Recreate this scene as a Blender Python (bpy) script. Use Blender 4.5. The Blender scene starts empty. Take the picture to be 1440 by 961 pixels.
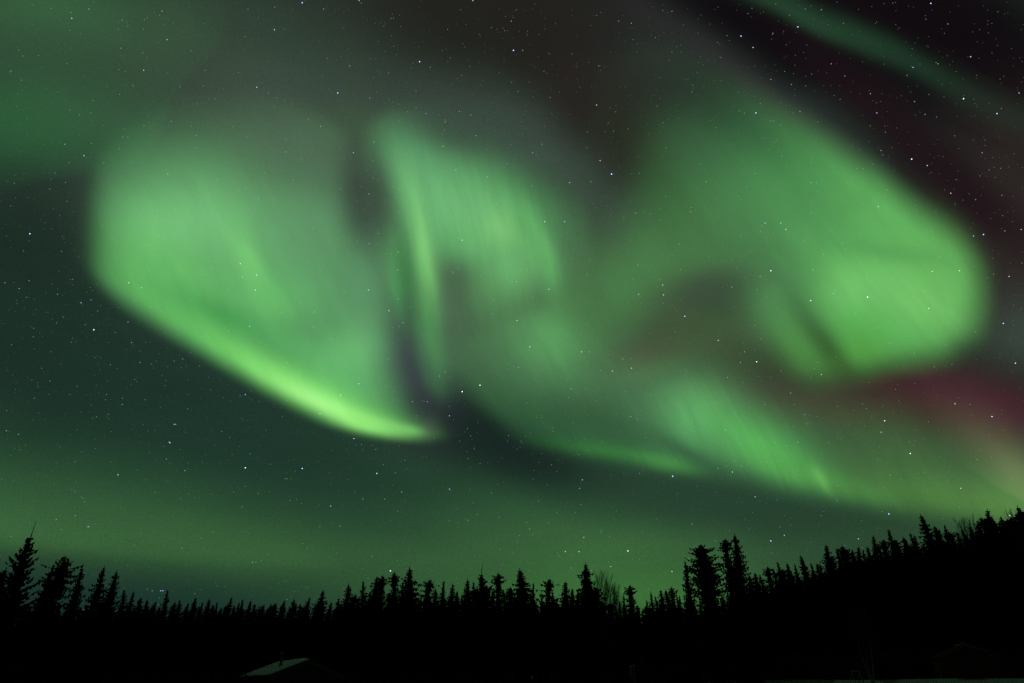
import bpy, bmesh, math, random
from mathutils import Vector, Matrix, noise as mnoise

# ------------------------------------------------------------ camera, world
SC = bpy.context.scene
EYE = Vector((0.0, 0.0, 1.6))
PITCH = math.atan(485 / 960)
cam_d = bpy.data.cameras.new('camera'); cam = bpy.data.objects.new('camera', cam_d)
SC.collection.objects.link(cam)
cam_d.lens = 24; cam_d.sensor_width = 36; cam_d.sensor_fit = 'HORIZONTAL'
cam_d.clip_start = 0.1; cam_d.clip_end = 200000
cam.location = EYE; cam.rotation_euler = (math.pi / 2 + PITCH, 0, 0)
SC.camera = cam
SC.view_settings.view_transform = 'Standard'; SC.view_settings.look = 'None'
SC.view_settings.exposure = 0; SC.view_settings.gamma = 1
SC.render.film_transparent = False
SC.cycles.use_denoising = False
SC.cycles.transparent_max_bounces = 32
SC.cycles.max_bounces = 4
SC.cycles.sample_clamp_indirect = 2.0

# night: no sun.  The only light is the glow of the sky itself (dome + aurora).
W = bpy.data.worlds.new('World'); SC.world = W; W.use_nodes = True
W.node_tree.nodes['Background'].inputs[0].default_value = (0.02, 0.03, 0.03, 1)
W.node_tree.nodes['Background'].inputs[1].default_value = 0.05

C = SC.collection
def lin(v):
    v = v / 255.0
    return v / 12.92 if v <= 0.04045 else ((v + 0.055) / 1.055) ** 2.4
def rgb(t): return (lin(t[0]), lin(t[1]), lin(t[2]), 1.0)

def tag(o, label=None, cat=None, group=None, kind=None):
    if label: o['label'] = label
    if cat: o['category'] = cat
    if group: o['group'] = group
    if kind: o['kind'] = kind
    return o

# ------------------------------------------------------------ star chart
# The sky is described on a fixed chart: the plane tangent to the celestial
# sphere at azimuth 0, altitude PITCH; 960 chart units = 45 degrees.
FWD = Vector((0, math.cos(PITCH), math.sin(PITCH)))
UPV = Vector((0, -math.sin(PITCH), math.cos(PITCH)))
def direction(cx, cy):
    return (FWD * 960 + Vector((1, 0, 0)) * (cx - 720) + UPV * (480.5 - cy)).normalized()
def at(cx, cy, hd):
    """point on the ray through a chart position at horizontal distance hd"""
    d = direction(cx, cy); k = hd / math.hypot(d.x, d.y)
    return EYE + d * k

class Tree:
    """small helper around a node tree"""
    def __init__(s, nt): s.nt = nt; s.n = nt.nodes; s.l = nt.links
    def link(s, a, b): s.l.new(a, b)
    def new(s, t, **kw):
        nd = s.n.new(t)
        for k, v in kw.items(): setattr(nd, k, v)
        return nd
    def put(s, sock, v):
        if isinstance(v, bpy.types.NodeSocket): s.l.new(v, sock)
        else: sock.default_value = v
    def math(s, op, a, b=None, c=None, clamp=False):
        nd = s.new('ShaderNodeMath', operation=op, use_clamp=clamp)
        s.put(nd.inputs[0], a)
        if b is not None: s.put(nd.inputs[1], b)
        if c is not None: s.put(nd.inputs[2], c)
        return nd.outputs[0]
    def vec(s, op, a, b=None, out=0, scale=None):
        nd = s.new('ShaderNodeVectorMath', operation=op)
        s.put(nd.inputs[0], a)
        if b is not None: s.put(nd.inputs[1], b)
        if scale is not None: s.put(nd.inputs['Scale'], scale)
        return nd.outputs[out]
    def mix(s, f, a, b):
        nd = s.new('ShaderNodeMix', data_type='RGBA', clamp_factor=True)
        s.put(nd.inputs[0], f); s.put(nd.inputs[6], a); s.put(nd.inputs[7], b)
        return nd.outputs[2]

def chart_coords(T, warp=26.0, seed=0.0):
    g = T.new('ShaderNodeNewGeometry')
    p = T.vec('SUBTRACT', g.outputs['Position'], tuple(EYE))
    f = T.math('MAXIMUM', T.vec('DOT_PRODUCT', p, tuple(FWD), out=1), 100.0)
    r = T.vec('DOT_PRODUCT', p, (1, 0, 0), out=1)
    u = T.vec('DOT_PRODUCT', p, tuple(UPV), out=1)
    x = T.math('MULTIPLY_ADD', T.math('DIVIDE', r, f), 960.0, 720.0)
    y = T.math('MULTIPLY_ADD', T.math('DIVIDE', u, f), -960.0, 480.5)
    cb = T.new('ShaderNodeCombineXYZ'); T.link(x, cb.inputs[0]); T.link(y, cb.inputs[1])
    v = cb.outputs[0]
    if warp:
        mp = T.vec('SCALE', v, scale=1 / 150.0)
        nz = T.new('ShaderNodeTexNoise', noise_dimensions='3D')
        nz.inputs['Scale'].default_value = 1.0; nz.inputs['Detail'].default_value = 1.0
        T.link(T.vec('ADD', mp, (seed, seed * 1.7, seed * 0.3)), nz.inputs['Vector'])
        off = T.vec('MULTIPLY', T.vec('SUBTRACT', nz.outputs['Color'], (0.5, 0.5, 0.5)), (warp, warp, 0))
        v = T.vec('ADD', v, off)
    return v, p

def glow_mask(T, v, cx, cy, rx, ry, ang, amp, pw=2.0, bend=0.0, skew=1.0):
    m = T.new('ShaderNodeMapping', vector_type='TEXTURE')
    m.inputs['Location'].default_value = (cx, cy, 0)
    m.inputs['Rotation'].default_value = (0, 0, math.radians(ang))
    m.inputs['Scale'].default_value = (rx, ry, 1)
    T.link(v, m.inputs['Vector'])
    q = m.outputs[0]
    if bend or skew != 1.0:
        s = T.new('ShaderNodeSeparateXYZ'); T.link(q, s.inputs[0])
        x2 = T.math('MULTIPLY', s.outputs[0], s.outputs[0])
        y = T.math('MULTIPLY_ADD', x2, -bend, s.outputs[1]) if bend else s.outputs[1]
        if skew != 1.0:            # below the axis (positive chart y) falls off 'skew' times faster
            y = T.math('MAXIMUM', y, T.math('MULTIPLY', y, skew))
        d = T.math('MULTIPLY_ADD', y, y, x2)
    else:
        xy = T.vec('MULTIPLY', q, (1, 1, 0))
        d = T.vec('DOT_PRODUCT', xy, xy, out=1)
    if pw != 2.0: d = T.math('POWER', d, pw / 2)
    return T.math('MULTIPLY', T.math('POWER', math.exp(-1), d), amp)

def edge_mask(T, v, cx, cy, ang, soft, bend):
    """1 on the lower side of a bent line (bend: sag per 100 units, squared)"""
    m = T.new('ShaderNodeMapping', vector_type='TEXTURE')
    m.inputs['Location'].default_value = (cx, cy, 0)
    m.inputs['Rotation'].default_value = (0, 0, math.radians(ang))
    m.inputs['Scale'].default_value = (100, 100, 1)
    T.link(v, m.inputs['Vector'])
    s = T.new('ShaderNodeSeparateXYZ'); T.link(m.outputs[0], s.inputs[0])
    x2 = T.math('MULTIPLY', s.outputs[0], s.outputs[0])
    y = T.math('MULTIPLY_ADD', x2, -bend / 100.0, s.outputs[1])
    mr = T.new('ShaderNodeMapRange', interpolation_type='SMOOTHSTEP')
    mr.inputs[1].default_value = -soft / 100.0; mr.inputs[2].default_value = soft / 100.0
    T.link(y, mr.inputs[0])
    return mr.outputs[0]

def paint(T, v, col, items, base=(0, 0, 0)):
    for it in items:
        if it[0] == 'E':
            _, cx, cy, ang, soft, bend, amp = it
            m = edge_mask(T, v, cx, cy, ang, soft, bend)
            m = T.math('MULTIPLY', m, amp)
            col = T.mix(m, col, (0, 0, 0, 1))
        else:
            _, cx, cy, rx, ry, ang, c, amp = it[:8]
            kw = it[8] if len(it) > 8 else {}
            m = glow_mask(T, v, cx, cy, rx, ry, ang, amp, kw.get('p', 2.0), kw.get('b', 0.0), kw.get('s', 1.0))
            c4 = rgb(c)
            c4 = tuple(max(0.0, c4[i] - base[i]) for i in range(3)) + (1.0,)
            col = T.mix(m, col, c4)
    return col

def sky_dome():
    me = bpy.data.meshes.new('sky')
    bm = bmesh.new(); bmesh.ops.create_uvsphere(bm, u_segments=96, v_segments=64, radius=42000)
    bmesh.ops.reverse_faces(bm, faces=bm.faces[:]); bm.to_mesh(me); bm.free()
    for p in me.polygons: p.use_smooth = True
    o = bpy.data.objects.new('sky', me); C.objects.link(o); o.location = EYE
    tag(o, 'dark green night sky glowing faintly above the treeline', None, kind='structure')
    mt = bpy.data.materials.new('night_sky'); mt.use_nodes = True; mt.cycles.emission_sampling = 'NONE'
    T = Tree(mt.node_tree); T.n.clear()
    v, p = chart_coords(T, 30.0, 3.1)
    n = T.vec('NORMALIZE', p)
    s = T.new('ShaderNodeSeparateXYZ'); T.link(n, s.inputs[0])
    rp = T.new('ShaderNodeValToRGB'); T.link(s.outputs[2], rp.inputs[0])
    stops = [(0.0, (20, 38, 34)), (.085, (26, 50, 43)), (.112, (29, 54, 44)), (.135, (42, 73, 48)), (.150, (58, 99, 58)),
             (.175, (57, 98, 58)), (.21, (49, 87, 55)), (.26, (39, 72, 49)), (.32, (33, 59, 45)), (.38, (32, 55, 44)), (.46, (29, 48, 39)), (.6, (30, 47, 39)), (.8, (30, 34, 32)), (1, (20, 20, 20))]
    el = rp.color_ramp.elements
    while len(el) < len(stops): el.new(0.5)
    for e, (a, c) in zip(el, stops): e.position = a; e.color = rgb(c)
    rp.color_ramp.interpolation = 'B_SPLINE'
    col = paint(T, v, rp.outputs[0], SKY_ITEMS)
    # fine grain, like camera sensor noise, put into the sky's brightness
    nz = T.new('ShaderNodeTexNoise'); nz.inputs['Scale'].default_value = 620.0; nz.inputs['Detail'].default_value = 1
    T.link(n, nz.inputs['Vector'])
    n2 = T.new('ShaderNodeTexNoise'); n2.inputs['Scale'].default_value = 5.0; n2.inputs['Detail'].default_value = 4
    st = T.vec('MULTIPLY', n, (1, 1, 4)); T.link(st, n2.inputs['Vector'])
    k = T.math('ADD', T.math('MULTIPLY_ADD', nz.outputs[0], .5, .75), T.math('MULTIPLY_ADD', n2.outputs[0], .30, -.15))
    col = T.vec('SCALE', col, scale=k)
    em = T.new('ShaderNodeEmission'); T.link(col, em.inputs[0])
    out = T.new('ShaderNodeOutputMaterial'); T.link(em.outputs[0], out.inputs[0])
    me.materials.append(mt)
    return o

def aurora(name, label, outline, items, R, base=(0, 0, 0), rays=None, group=None, seed=0.0, warp=26.0, cat='aurora'):
    """one glowing curtain: a thin sheet high in the sky, light added to what is behind it"""
    cx = sum(p[0] for p in outline) / len(outline); cy = sum(p[1] for p in outline) / len(outline)
    # densify + smooth the outline
    pts = [Vector(p) for p in outline]; n = len(pts); den = []
    for i in range(n):
        p0, p1, p2, p3 = pts[i - 1], pts[i], pts[(i + 1) % n], pts[(i + 2) % n]
        for k in range(8):
            t = k / 8
            den.append(0.5 * ((2 * p1) + (p2 - p0) * t + (2 * p0 - 5 * p1 + 4 * p2 - p3) * t * t + (3 * p1 - p0 - 3 * p2 + p3) * t ** 3))
    bm = bmesh.new(); uv = bm.loops.layers.uv.new('feather')
    rings = []; fr = [0.0, 0.25, 0.5, 0.7, 0.85, 1.0]
    ctr = Vector((cx, cy))
    for f in fr[1:]:
        ring = []
        for q in den:
            c = ctr + (q - ctr) * f
            dd = direction(c.x, c.y)
            ring.append(bm.verts.new(EYE + dd * R * (1 + 0.02 * math.sin(c.x / 90.0))))
        rings.append(ring)
    c0 = bm.verts.new(EYE + direction(cx, cy) * R * (1 + 0.02 * math.sin(cx / 90.0)))
    m = len(den)
    vals = {1: 1, 2: 1, 3: 1, 4: .75, 5: 0}
    ringval = [1, 1, 1, 1, 0]
    lv = {}
    for ri, ring in enumerate(rings):
        for vv in ring: lv[vv] = ringval[ri]
    lv[c0] = 1
    for i in range(m):
        bm.faces.new((c0, rings[0][i], rings[0][(i + 1) % m]))
        for r in range(len(rings) - 1):
            bm.faces.new((rings[r][i], rings[r + 1][i], rings[r + 1][(i + 1) % m], rings[r][(i + 1) % m]))
    for f in bm.faces:
        for lp in f.loops: lp[uv].uv = (lv[lp.vert], 0)
    me = bpy.data.meshes.new(name); bm.to_mesh(me); bm.free()
    for p in me.polygons: p.use_smooth = True
    o = bpy.data.objects.new(name, me); C.objects.link(o)
    # origin at the sheet's centre
    org = EYE + direction(cx, cy) * R
    me.transform(Matrix.Translation(-org)); o.location = org
    tag(o, label, cat, group)
    mt = bpy.data.materials.new(name); mt.use_nodes = True; mt.cycles.emission_sampling = 'NONE'
    T = Tree(mt.node_tree); T.n.clear()
    v, p = chart_coords(T, warp, seed)
    col = paint(T, v, (0, 0, 0, 1), items, base)
    if rays:
        ang, wid, lng, amt = rays[:4]
        mp = T.new('ShaderNodeMapping', vector_type='TEXTURE')
        mp.inputs['Rotation'].default_value = (0, 0, math.radians(ang)); mp.inputs['Scale'].default_value = (lng, wid, 1)
        mp.inputs['Location'].default_value = (seed * 31, 0, 0)
        T.link(v, mp.inputs[0])
        nz = T.new('ShaderNodeTexNoise', noise_dimensions='2D'); nz.inputs['Scale'].default_value = 1; nz.inputs['Detail'].default_value = 2
        T.link(mp.outputs[0], nz.inputs['Vector'])
        # broader, wispy unevenness along the same field lines
        mp2 = T.new('ShaderNodeMapping', vector_type='TEXTURE')
        mp2.inputs['Rotation'].default_value = (0, 0, math.radians(ang)); mp2.inputs['Scale'].default_value = (120, 46, 1)
        T.link(v, mp2.inputs[0])
        n3 = T.new('ShaderNodeTexNoise', noise_dimensions='2D'); n3.inputs['Scale'].default_value = 1; n3.inputs['Detail'].default_value = 4
        n3.inputs['Distortion'].default_value = .6
        T.link(mp2.outputs[0], n3.inputs['Vector'])
        k = T.math('MULTIPLY_ADD', T.math('SUBTRACT', nz.outputs[0], 0.5), amt * 2, 1.0)
        k = T.math('MULTIPLY', k, T.math('MULTIPLY_ADD', T.math('SUBTRACT', n3.outputs[0], 0.5), rays[4] if len(rays) > 4 else .3, 1.0))
        col = T.vec('SCALE', col, scale=k)
    um = T.new('ShaderNodeUVMap', uv_map='feather')
    su = T.new('ShaderNodeSeparateXYZ'); T.link(um.outputs[0], su.inputs[0])
    mr = T.new('ShaderNodeMapRange', interpolation_type='SMOOTHSTEP'); T.link(su.outputs[0], mr.inputs[0])
    em = T.new('ShaderNodeEmission'); T.link(col, em.inputs[0]); T.link(mr.outputs[0], em.inputs[1])
    tr = T.new('ShaderNodeBsdfTransparent')
    ad = T.new('ShaderNodeAddShader'); T.link(em.outputs[0], ad.inputs[0]); T.link(tr.outputs[0], ad.inputs[1])
    out = T.new('ShaderNodeOutputMaterial'); T.link(ad.outputs[0], out.inputs[0])
    me.materials.append(mt)
    return o

# G: centre x, y, radius x, y, angle (down-right +), colour as seen, strength, options
SKY_ITEMS = [
    # low haze band is dark on the left, greener from the middle on
    ('G', 860, 810, 440, 80, 2, (58, 100, 57), .9, {'p': 3}),
    ('G', 880, 835, 200, 36, 0, (62, 116, 56), .7),
    ('G', 1080, 705, 280, 62, 4, (38, 62, 48), .9, {'p': 3}),
    ('G', 1210, 760, 200, 60, -8, (40, 66, 46), .85),
    # grey veil over the top left and centre
    ('G', 500, 250, 520, 270, 10, (60, 74, 64), .85, {'p': 3.0}),
    ('G', 900, 420, 330, 170, -10, (62, 78, 62), .9, {'p': 3}),
    ('G', 160, 80, 380, 140, 8, (47, 69, 52), .85, {'p': 2.8}),
    ('G', 400, 170, 190, 90, 20, (66, 78, 68), .7),
    ('G', 690, 190, 180, 60, 20, (62, 76, 68), .6),
    ('G', 500, 178, 60, 30, 14, (66, 90, 66), .7),
    ('G', 30, 430, 150, 210, -14, (28, 45, 37), .97, {'p': 3.0}),
    ('G', 300, 600, 420, 110, 24, (28, 50, 42), .8, {'p': 2.4}),
    # darker breaks
    ('G', 730, 30, 290, 105, 8, (33, 32, 29), .97, {'p': 3}),
    ('G', 860, 170, 170, 70, 52, (38, 34, 32), .97, {'p': 3}),
    ('G', 690, 615, 180, 60, 22, (24, 38, 34), .97, {'p': 3}),
    ('G', 572, 510, 52, 84, -14, (58, 62, 70), .85),
    ('G', 908, 492, 60, 20, -15, (66, 64, 60), .85),
    ('G', 1010, 440, 90, 50, -25, (56, 76, 56), .9),
    # upper right: nearly black, reddish lower down
    ('G', 1090, 50, 230, 52, 28, (15, 11, 16), .98, {'p': 3}),
    ('G', 1330, 60, 480, 120, 34, (17, 12, 16), 1.0, {'p': 5}),
    ('G', 1100, 150, 230, 24, 36, (50, 47, 51), .75),
    ('G', 940, 90, 90, 50, 30, (42, 46, 44), .7),
    ('G', 1430, 330, 170, 180, 20, (46, 38, 37), .96, {'p': 3.0}),
    ('G', 1300, 220, 230, 45, 42, (30, 18, 23), .9, {'p': 3}),
    ('G', 1440, 470, 60, 60, 20, (62, 76, 66), .7),
    ('G', 1350, 560, 280, 66, 8, (44, 30, 33), .95, {'p': 2.8}),
    ('G', 1120, 560, 110, 30, 10, (58, 47, 43), .8),
]
sky_dome()
def rib(s0, off, rx, ry, c, amp, skew=1.0):
    # a piece of the hook's lower rim: the rim is one parabola on the chart
    a = math.radians(29); t = (math.cos(a), math.sin(a)); n = (-t[1], t[0]); k = -2.5e-4
    d = k * s0 * s0 - off
    x = 350 + t[0] * s0 + n[0] * d; y = 536 + t[1] * s0 + n[1] * d
    return ('G', x, y, rx, ry, 29 + math.degrees(math.atan(2 * k * s0)), c, amp, {'b': k * rx * rx / ry, 's': skew})
BASE = (0.012, 0.030, 0.020)
GREY = (0.040, 0.062, 0.046)
aurora('aurora', 'big bright green hook of aurora curling low on the left above a dark sky',
    [(86, 330), (96, 240), (150, 160), (260, 110), (390, 115), (490, 170), (560, 280), (585, 430), (625, 560), (645, 620), (560, 645), (430, 615), (280, 525), (140, 440)],
    [
    ('G', 325, 345, 218, 172, 14, (88, 158, 98), .97, {'p': 3.0}),
    ('G', 290, 105, 260, 100, 4, (0, 0, 0), .93, {'p': 2.2}),
    ('G', 420, 235, 110, 75, 25, (54, 84, 62), .8),
    ('G', 430, 330, 60, 60, 0, (82, 136, 92), .6),
    ('G', 245, 325, 125, 60, -6, (112, 190, 118), .85),
    ('G', 245, 388, 130, 48, 24, (96, 184, 94), .8),
    ('G', 400, 400, 100, 50, 20, (86, 160, 96), .6),
    ('G', 352, 372, 20, 62, -24, (112, 198, 106), .7),
    ('G', 385, 425, 40, 30, 10, (98, 186, 98), .6),
    ('G', 310, 446, 85, 24, 24, (62, 150, 74), .85),
    ('G', 420, 490, 60, 26, 30, (82, 168, 92), .6),
    ('G', 495, 500, 46, 60, 10, (106, 190, 114), .85),
    ('G', 515, 280, 38, 98, -7, (18, 26, 20), .93, {'p': 3.2}),
    ('G', 508, 400, 38, 55, 4, (80, 138, 92), .75),
    ('G', 485, 545, 80, 42, 30, (100, 184, 106), .8),
    ('G', 610, 508, 49, 92, -20, (0, 0, 0), .96, {'p': 3}),
    ('G', 600, 570, 26, 24, 40, (30, 40, 38), .7),
    rib(30, 24, 220, 24, (102, 200, 94), .8),
    rib(95, 22, 120, 22, (138, 230, 116), .9),
    rib(112, 19, 75, 12, (168, 248, 138), .9),
    ('G', 525, 596, 55, 11, 18, (142, 230, 114), .85),
    ('G', 572, 606, 34, 8, 8, (118, 196, 104), .85),
    ('G', 606, 604, 14, 13, 0, (74, 84, 74), .5),
    ('E', 350, 536, 29, 20, -2.5, 1.0),
    ('E', 540, 614, 5, 13, 0, 1.0),
    ('G', 104, 280, 34, 170, 6, (0, 0, 0), .9, {'p': 2.6}),
    ('G', 140, 165, 74, 56, -40, (0, 0, 0), .8),
    ('G', 112, 345, 44, 90, -8, (20, 32, 24), .75),
    ], 26000, BASE, rays=(66, 14, 170, .035, .22), seed=1.0, warp=5)

aurora('aurora', 'soft green aurora curtain with upright rays in mid sky, beside a grey gap',
    [(500, 170), (600, 120), (720, 140), (820, 230), (850, 380), (820, 470), (720, 530), (640, 580), (585, 555), (545, 440), (510, 320)],
    [
    ('G', 658, 310, 126, 98, 30, (100, 176, 108), .97, {'p': 2.8}),
    ('G', 590, 228, 66, 46, 35, (90, 152, 104), .85),
    ('G', 690, 165, 190, 42, 24, (0, 0, 0), .8),
    ('G', 740, 262, 80, 36, 45, (72, 134, 82), .6),
    ('G', 640, 285, 80, 40, 20, (112, 184, 118), .7),
    ('G', 706, 325, 36, 30, 60, (128, 202, 120), .8),
    ('G', 738, 320, 12, 50, -30, (84, 156, 92), .6),
    ('G', 760, 340, 13, 52, -22, (98, 176, 102), .75),
    ('G', 700, 430, 70, 55, -10, (78, 122, 80), .75),
    ('G', 716, 375, 46, 42, -40, (104, 174, 108), .85),
    ('G', 765, 372, 12, 40, -15, (94, 166, 98), .6),
    ('G', 634, 428, 30, 62, -6, (74, 102, 78), .85, {'p': 2.4}),
    ('G', 640, 388, 36, 30, 14, (72, 94, 74), .6),
    ('G', 580, 285, 22, 70, -14, (108, 180, 116), .7),
    ('G', 596, 360, 13, 78, -9, (134, 212, 124), .92),
    ('G', 603, 455, 20, 90, -8, (80, 148, 86), .75),
    ('G', 524, 285, 34, 80, -9, (0, 0, 0), .93, {'p': 3.2}),
    ('G', 735, 205, 150, 46, 36, (0, 0, 0), .8),
    ('G', 640, 190, 60, 30, 20, (20, 34, 24), .6),
    ('G', 563, 395, 20, 62, 2, (62, 122, 70), .8),
    ], 27500, GREY, rays=(78, 10, 150, .10, .30), seed=2.0, warp=12)

aurora('aurora', 'broad green lobe of aurora filling the right, brightest in its rounded end',
    [(740, 440), (780, 320), (790, 180), (860, 50), (1020, -20), (1190, 90), (1310, 230), (1420, 340), (1440, 430), (1405, 530), (1290, 575), (1150, 590), (1040, 570), (960, 530), (860, 560), (770, 560)],
    [
    ('G', 1165, 300, 245, 108, 37, (92, 162, 94), .97, {'p': 2.8}),
    ('G', 1000, 310, 120, 90, 30, (72, 124, 78), .85),
    ('G', 1060, 190, 130, 50, 36, (64, 100, 72), .8),
    ('G', 900, 400, 150, 75, -32, (70, 114, 70), .85),
    ('G', 1250, 310, 120, 46, 38, (108, 186, 106), .8),
    ('G', 1090, 265, 120, 60, 20, (80, 144, 86), .5),
    ('G', 910, 120, 110, 100, 20, (14, 18, 14), .85),
    ('G', 970, 215, 70, 50, 20, (66, 104, 74), .5),
    ('G', 890, 390, 80, 50, -40, (70, 124, 74), .6),
    ('G', 1300, 310, 90, 34, 40, (104, 184, 104), .6),
    ('E', 1190, 216, 217, 32, -3.2, 1.0),
    ('G', 860, 250, 40, 90, 20, (0, 0, 0), .8),
    ('G', 1040, 458, 136, 76, 4, (62, 80, 55), .97, {'p': 4.4}),
    ('G', 945, 484, 96, 40, -36, (64, 82, 58), .9, {'p': 3.6}),
    ('G', 1015, 412, 70, 30, -6, (56, 70, 50), .85, {'p': 3}),
    ('G', 1250, 430, 125, 92, 8, (100, 182, 98), .97, {'p': 3.0}),
    ('G', 1296, 418, 80, 46, 28, (124, 200, 114), .85),
    ('G', 1210, 405, 50, 34, 0, (118, 194, 112), .75),
    ('G', 1330, 385, 40, 60, -20, (108, 186, 104), .7),
    ('G', 1225, 350, 120, 14, 8, (88, 154, 94), .5),
    ('G', 1095, 425, 40, 50, -30, (80, 136, 88), .75),
    ('G', 1125, 485, 28, 62, -38, (82, 142, 78), .9),
    ('G', 1210, 490, 36, 42, -14, (92, 170, 82), .75),
    ('G', 1156, 480, 17, 72, -38, (62, 98, 60), .8),
    ('G', 985, 125, 90, 70, 30, (0, 0, 0), .5),
    ('G', 1385, 510, 50, 36, 30, (0, 0, 0), .7),
    ('E', 1381, 395, -86, 42, -5, 1.0),
    ('E', 1215, 528, -13, 34, 0.6, 1.0),
    ], 29000, GREY, rays=(54, 12, 200, .04, .28), seed=3.0, warp=12)

aurora('aurora', 'long low green band of aurora sloping down to the hillside on the right',
    [(590, 500), (680, 440), (790, 400), (900, 450), (1000, 470), (1120, 500), (1260, 530), (1380, 560), (1500, 600), (1500, 770), (1360, 765), (1200, 738), (1060, 715), (900, 695), (770, 665), (680, 600)],
    [
    ('G', 990, 600, 330, 66, 14, (62, 108, 70), .92, {'p': 2.4}),
    ('G', 1290, 660, 200, 50, 12, (58, 80, 52), .85),
    ('G', 780, 555, 170, 75, 25, (48, 92, 58), .9, {'p': 2.8}),
    ('G', 770, 485, 50, 48, 20, (76, 146, 84), .8),
    ('G', 855, 638, 95, 13, 8, (54, 126, 58), .95),
    ('G', 935, 654, 42, 12, 12, (78, 158, 72), .85),
    ('G', 840, 595, 100, 26, 16, (34, 78, 46), .8),
    ('G', 985, 585, 60, 50, 30, (86, 160, 94), .9),
    ('G', 1080, 630, 90, 32, 30, (86, 172, 86), .95),
    ('G', 1130, 665, 80, 16, 20, (84, 164, 76), .75),
    ('G', 1155, 675, 22, 8, 52, (116, 198, 98), .85),
    ('G', 970, 640, 60, 12, 30, (40, 70, 50), .6),
    ('G', 1250, 640, 100, 60, 20, (58, 84, 52), .85),
    ('G', 1222, 694, 70, 15, 14, (68, 126, 60), .85),
    ('G', 1320, 698, 120, 26, 12, (70, 112, 54), .9),
    ('G', 1420, 705, 70, 30, 15, (80, 116, 60), .8),
    ('E', 1000, 672, 10.5, 28, -.2, 1.0),
    ], 28200, BASE, rays=(62, 10, 120, .10, .40), seed=4.0, warp=10)

aurora('aurora', 'thin dark green streak of aurora crossing the top right corner',
    [(960, -60), (1060, -60), (1160, -30), (1280, 30), (1400, 110), (1500, 170), (1500, 250), (1400, 200), (1280, 140), (1160, 80), (1050, 30)],
    [
    ('G', 1180, 38, 330, 17, 26, (31, 56, 40), .95, {'p': 2.2, 'b': .2}),
    ('G', 1120, 20, 120, 12, 26, (38, 70, 47), .6),
    ('G', 1420, 160, 120, 34, 28, (26, 36, 30), .7),
    ], 31000, (0.006, 0.005, 0.006), rays=(40, 40, 300, .08), seed=5.0)

aurora('aurora', 'dim green aurora glow at the upper left edge of the sky',
    [(-80, -80), (120, -80), (300, -60), (330, 40), (260, 130), (200, 240), (80, 260), (-80, 260)],
    [
    ('G', 30, 172, 190, 72, 5, (46, 90, 56), .9),
    ('G', 60, 10, 170, 60, 10, (54, 90, 60), .9),
    ('G', 230, 40, 60, 50, 30, (50, 74, 54), .6),
    ], 30500, (0.025, 0.045, 0.030), seed=6.0)

aurora('aurora', 'dusky red aurora glow above the hillside at the right edge, below the green lobe',
    [(1120, 560), (1220, 520), (1340, 490), (1480, 480), (1520, 600), (1500, 730), (1420, 700), (1320, 640), (1200, 600)],
    [
    ('G', 1340, 568, 170, 40, 12, (58, 31, 39), .8, {'p': 2.2}),
    ('G', 1385, 574, 110, 36, 22, (68, 35, 49), .75),
    ('G', 1430, 660, 100, 34, 44, (104, 98, 74), .65),
    ], 30000, (0.02, 0.012, 0.016), rays=(50, 24, 240, .06), seed=7.0)

# ------------------------------------------------------------ materials
def solid(name, c, rough=0.9, noise=None, spec=0.1):
    mt = bpy.data.materials.new(name); mt.use_nodes = True
    T = Tree(mt.node_tree); b = T.n['Principled BSDF']
    b.inputs['Roughness'].default_value = rough
    b.inputs['Specular IOR Level'].default_value = spec
    b.inputs['Base Color'].default_value = (*c, 1)
    if noise:
        sc, c2, det = noise
        tc = T.new('ShaderNodeTexCoord')
        nz = T.new('ShaderNodeTexNoise'); nz.inputs['Scale'].default_value = sc; nz.inputs['Detail'].default_value = det
        T.link(tc.outputs['Object'], nz.inputs['Vector'])
        T.link(T.mix(nz.outputs[0], (*c, 1), (*c2, 1)), b.inputs['Base Color'])
        bp = T.new('ShaderNodeBump'); bp.inputs['Strength'].default_value = 0.4; bp.inputs['Distance'].default_value = 0.05
        T.link(nz.outputs[0], bp.inputs['Height']); T.link(bp.outputs[0], b.inputs['Normal'])
    return mt

M_NEEDLE = solid('spruce_needles', (0.012, 0.017, 0.010), 1.0, (3.0, (0.020, 0.026, 0.014), 2), 0.0)
M_BARK = solid('dark_bark', (0.030, 0.024, 0.018), 1.0, (9.0, (0.05, 0.04, 0.03), 4), 0.0)
M_BIRCH = solid('birch_bark', (0.30, 0.28, 0.25), 0.9, (6.0, (0.05, 0.045, 0.04), 5), 0.05)
M_TWIG = solid('twig_bark', (0.035, 0.026, 0.020), 1.0, None, 0.0)
M_LOG = solid('weathered_boards', (0.085, 0.055, 0.032), 0.95, (4.0, (0.045, 0.030, 0.018), 5), 0.02)
M_TRIM = solid('trim_boards', (0.09, 0.07, 0.05), 0.9, (8.0, (0.06, 0.045, 0.03), 4), 0.02)
M_DOOR = solid('door_boards', (0.025, 0.02, 0.016), 0.95, (7.0, (0.04, 0.03, 0.02), 4), 0.02)
M_ROOFSNOW = solid('snow_layer', (0.56, 0.57, 0.54), 0.8, (1.3, (0.40, 0.41, 0.40), 4), 0.1)
M_METAL = solid('dark_stovepipe_metal', (0.08, 0.08, 0.08), 0.6, (12.0, (0.04, 0.035, 0.03), 3), 0.3)
M_GLASS = solid('dark_window_glass', (0.015, 0.018, 0.02), 0.08, None, 0.5)
M_POST = solid('pale_weathered_wood', (0.22, 0.20, 0.18), 0.9, (10.0, (0.12, 0.11, 0.10), 5), 0.03)

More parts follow.
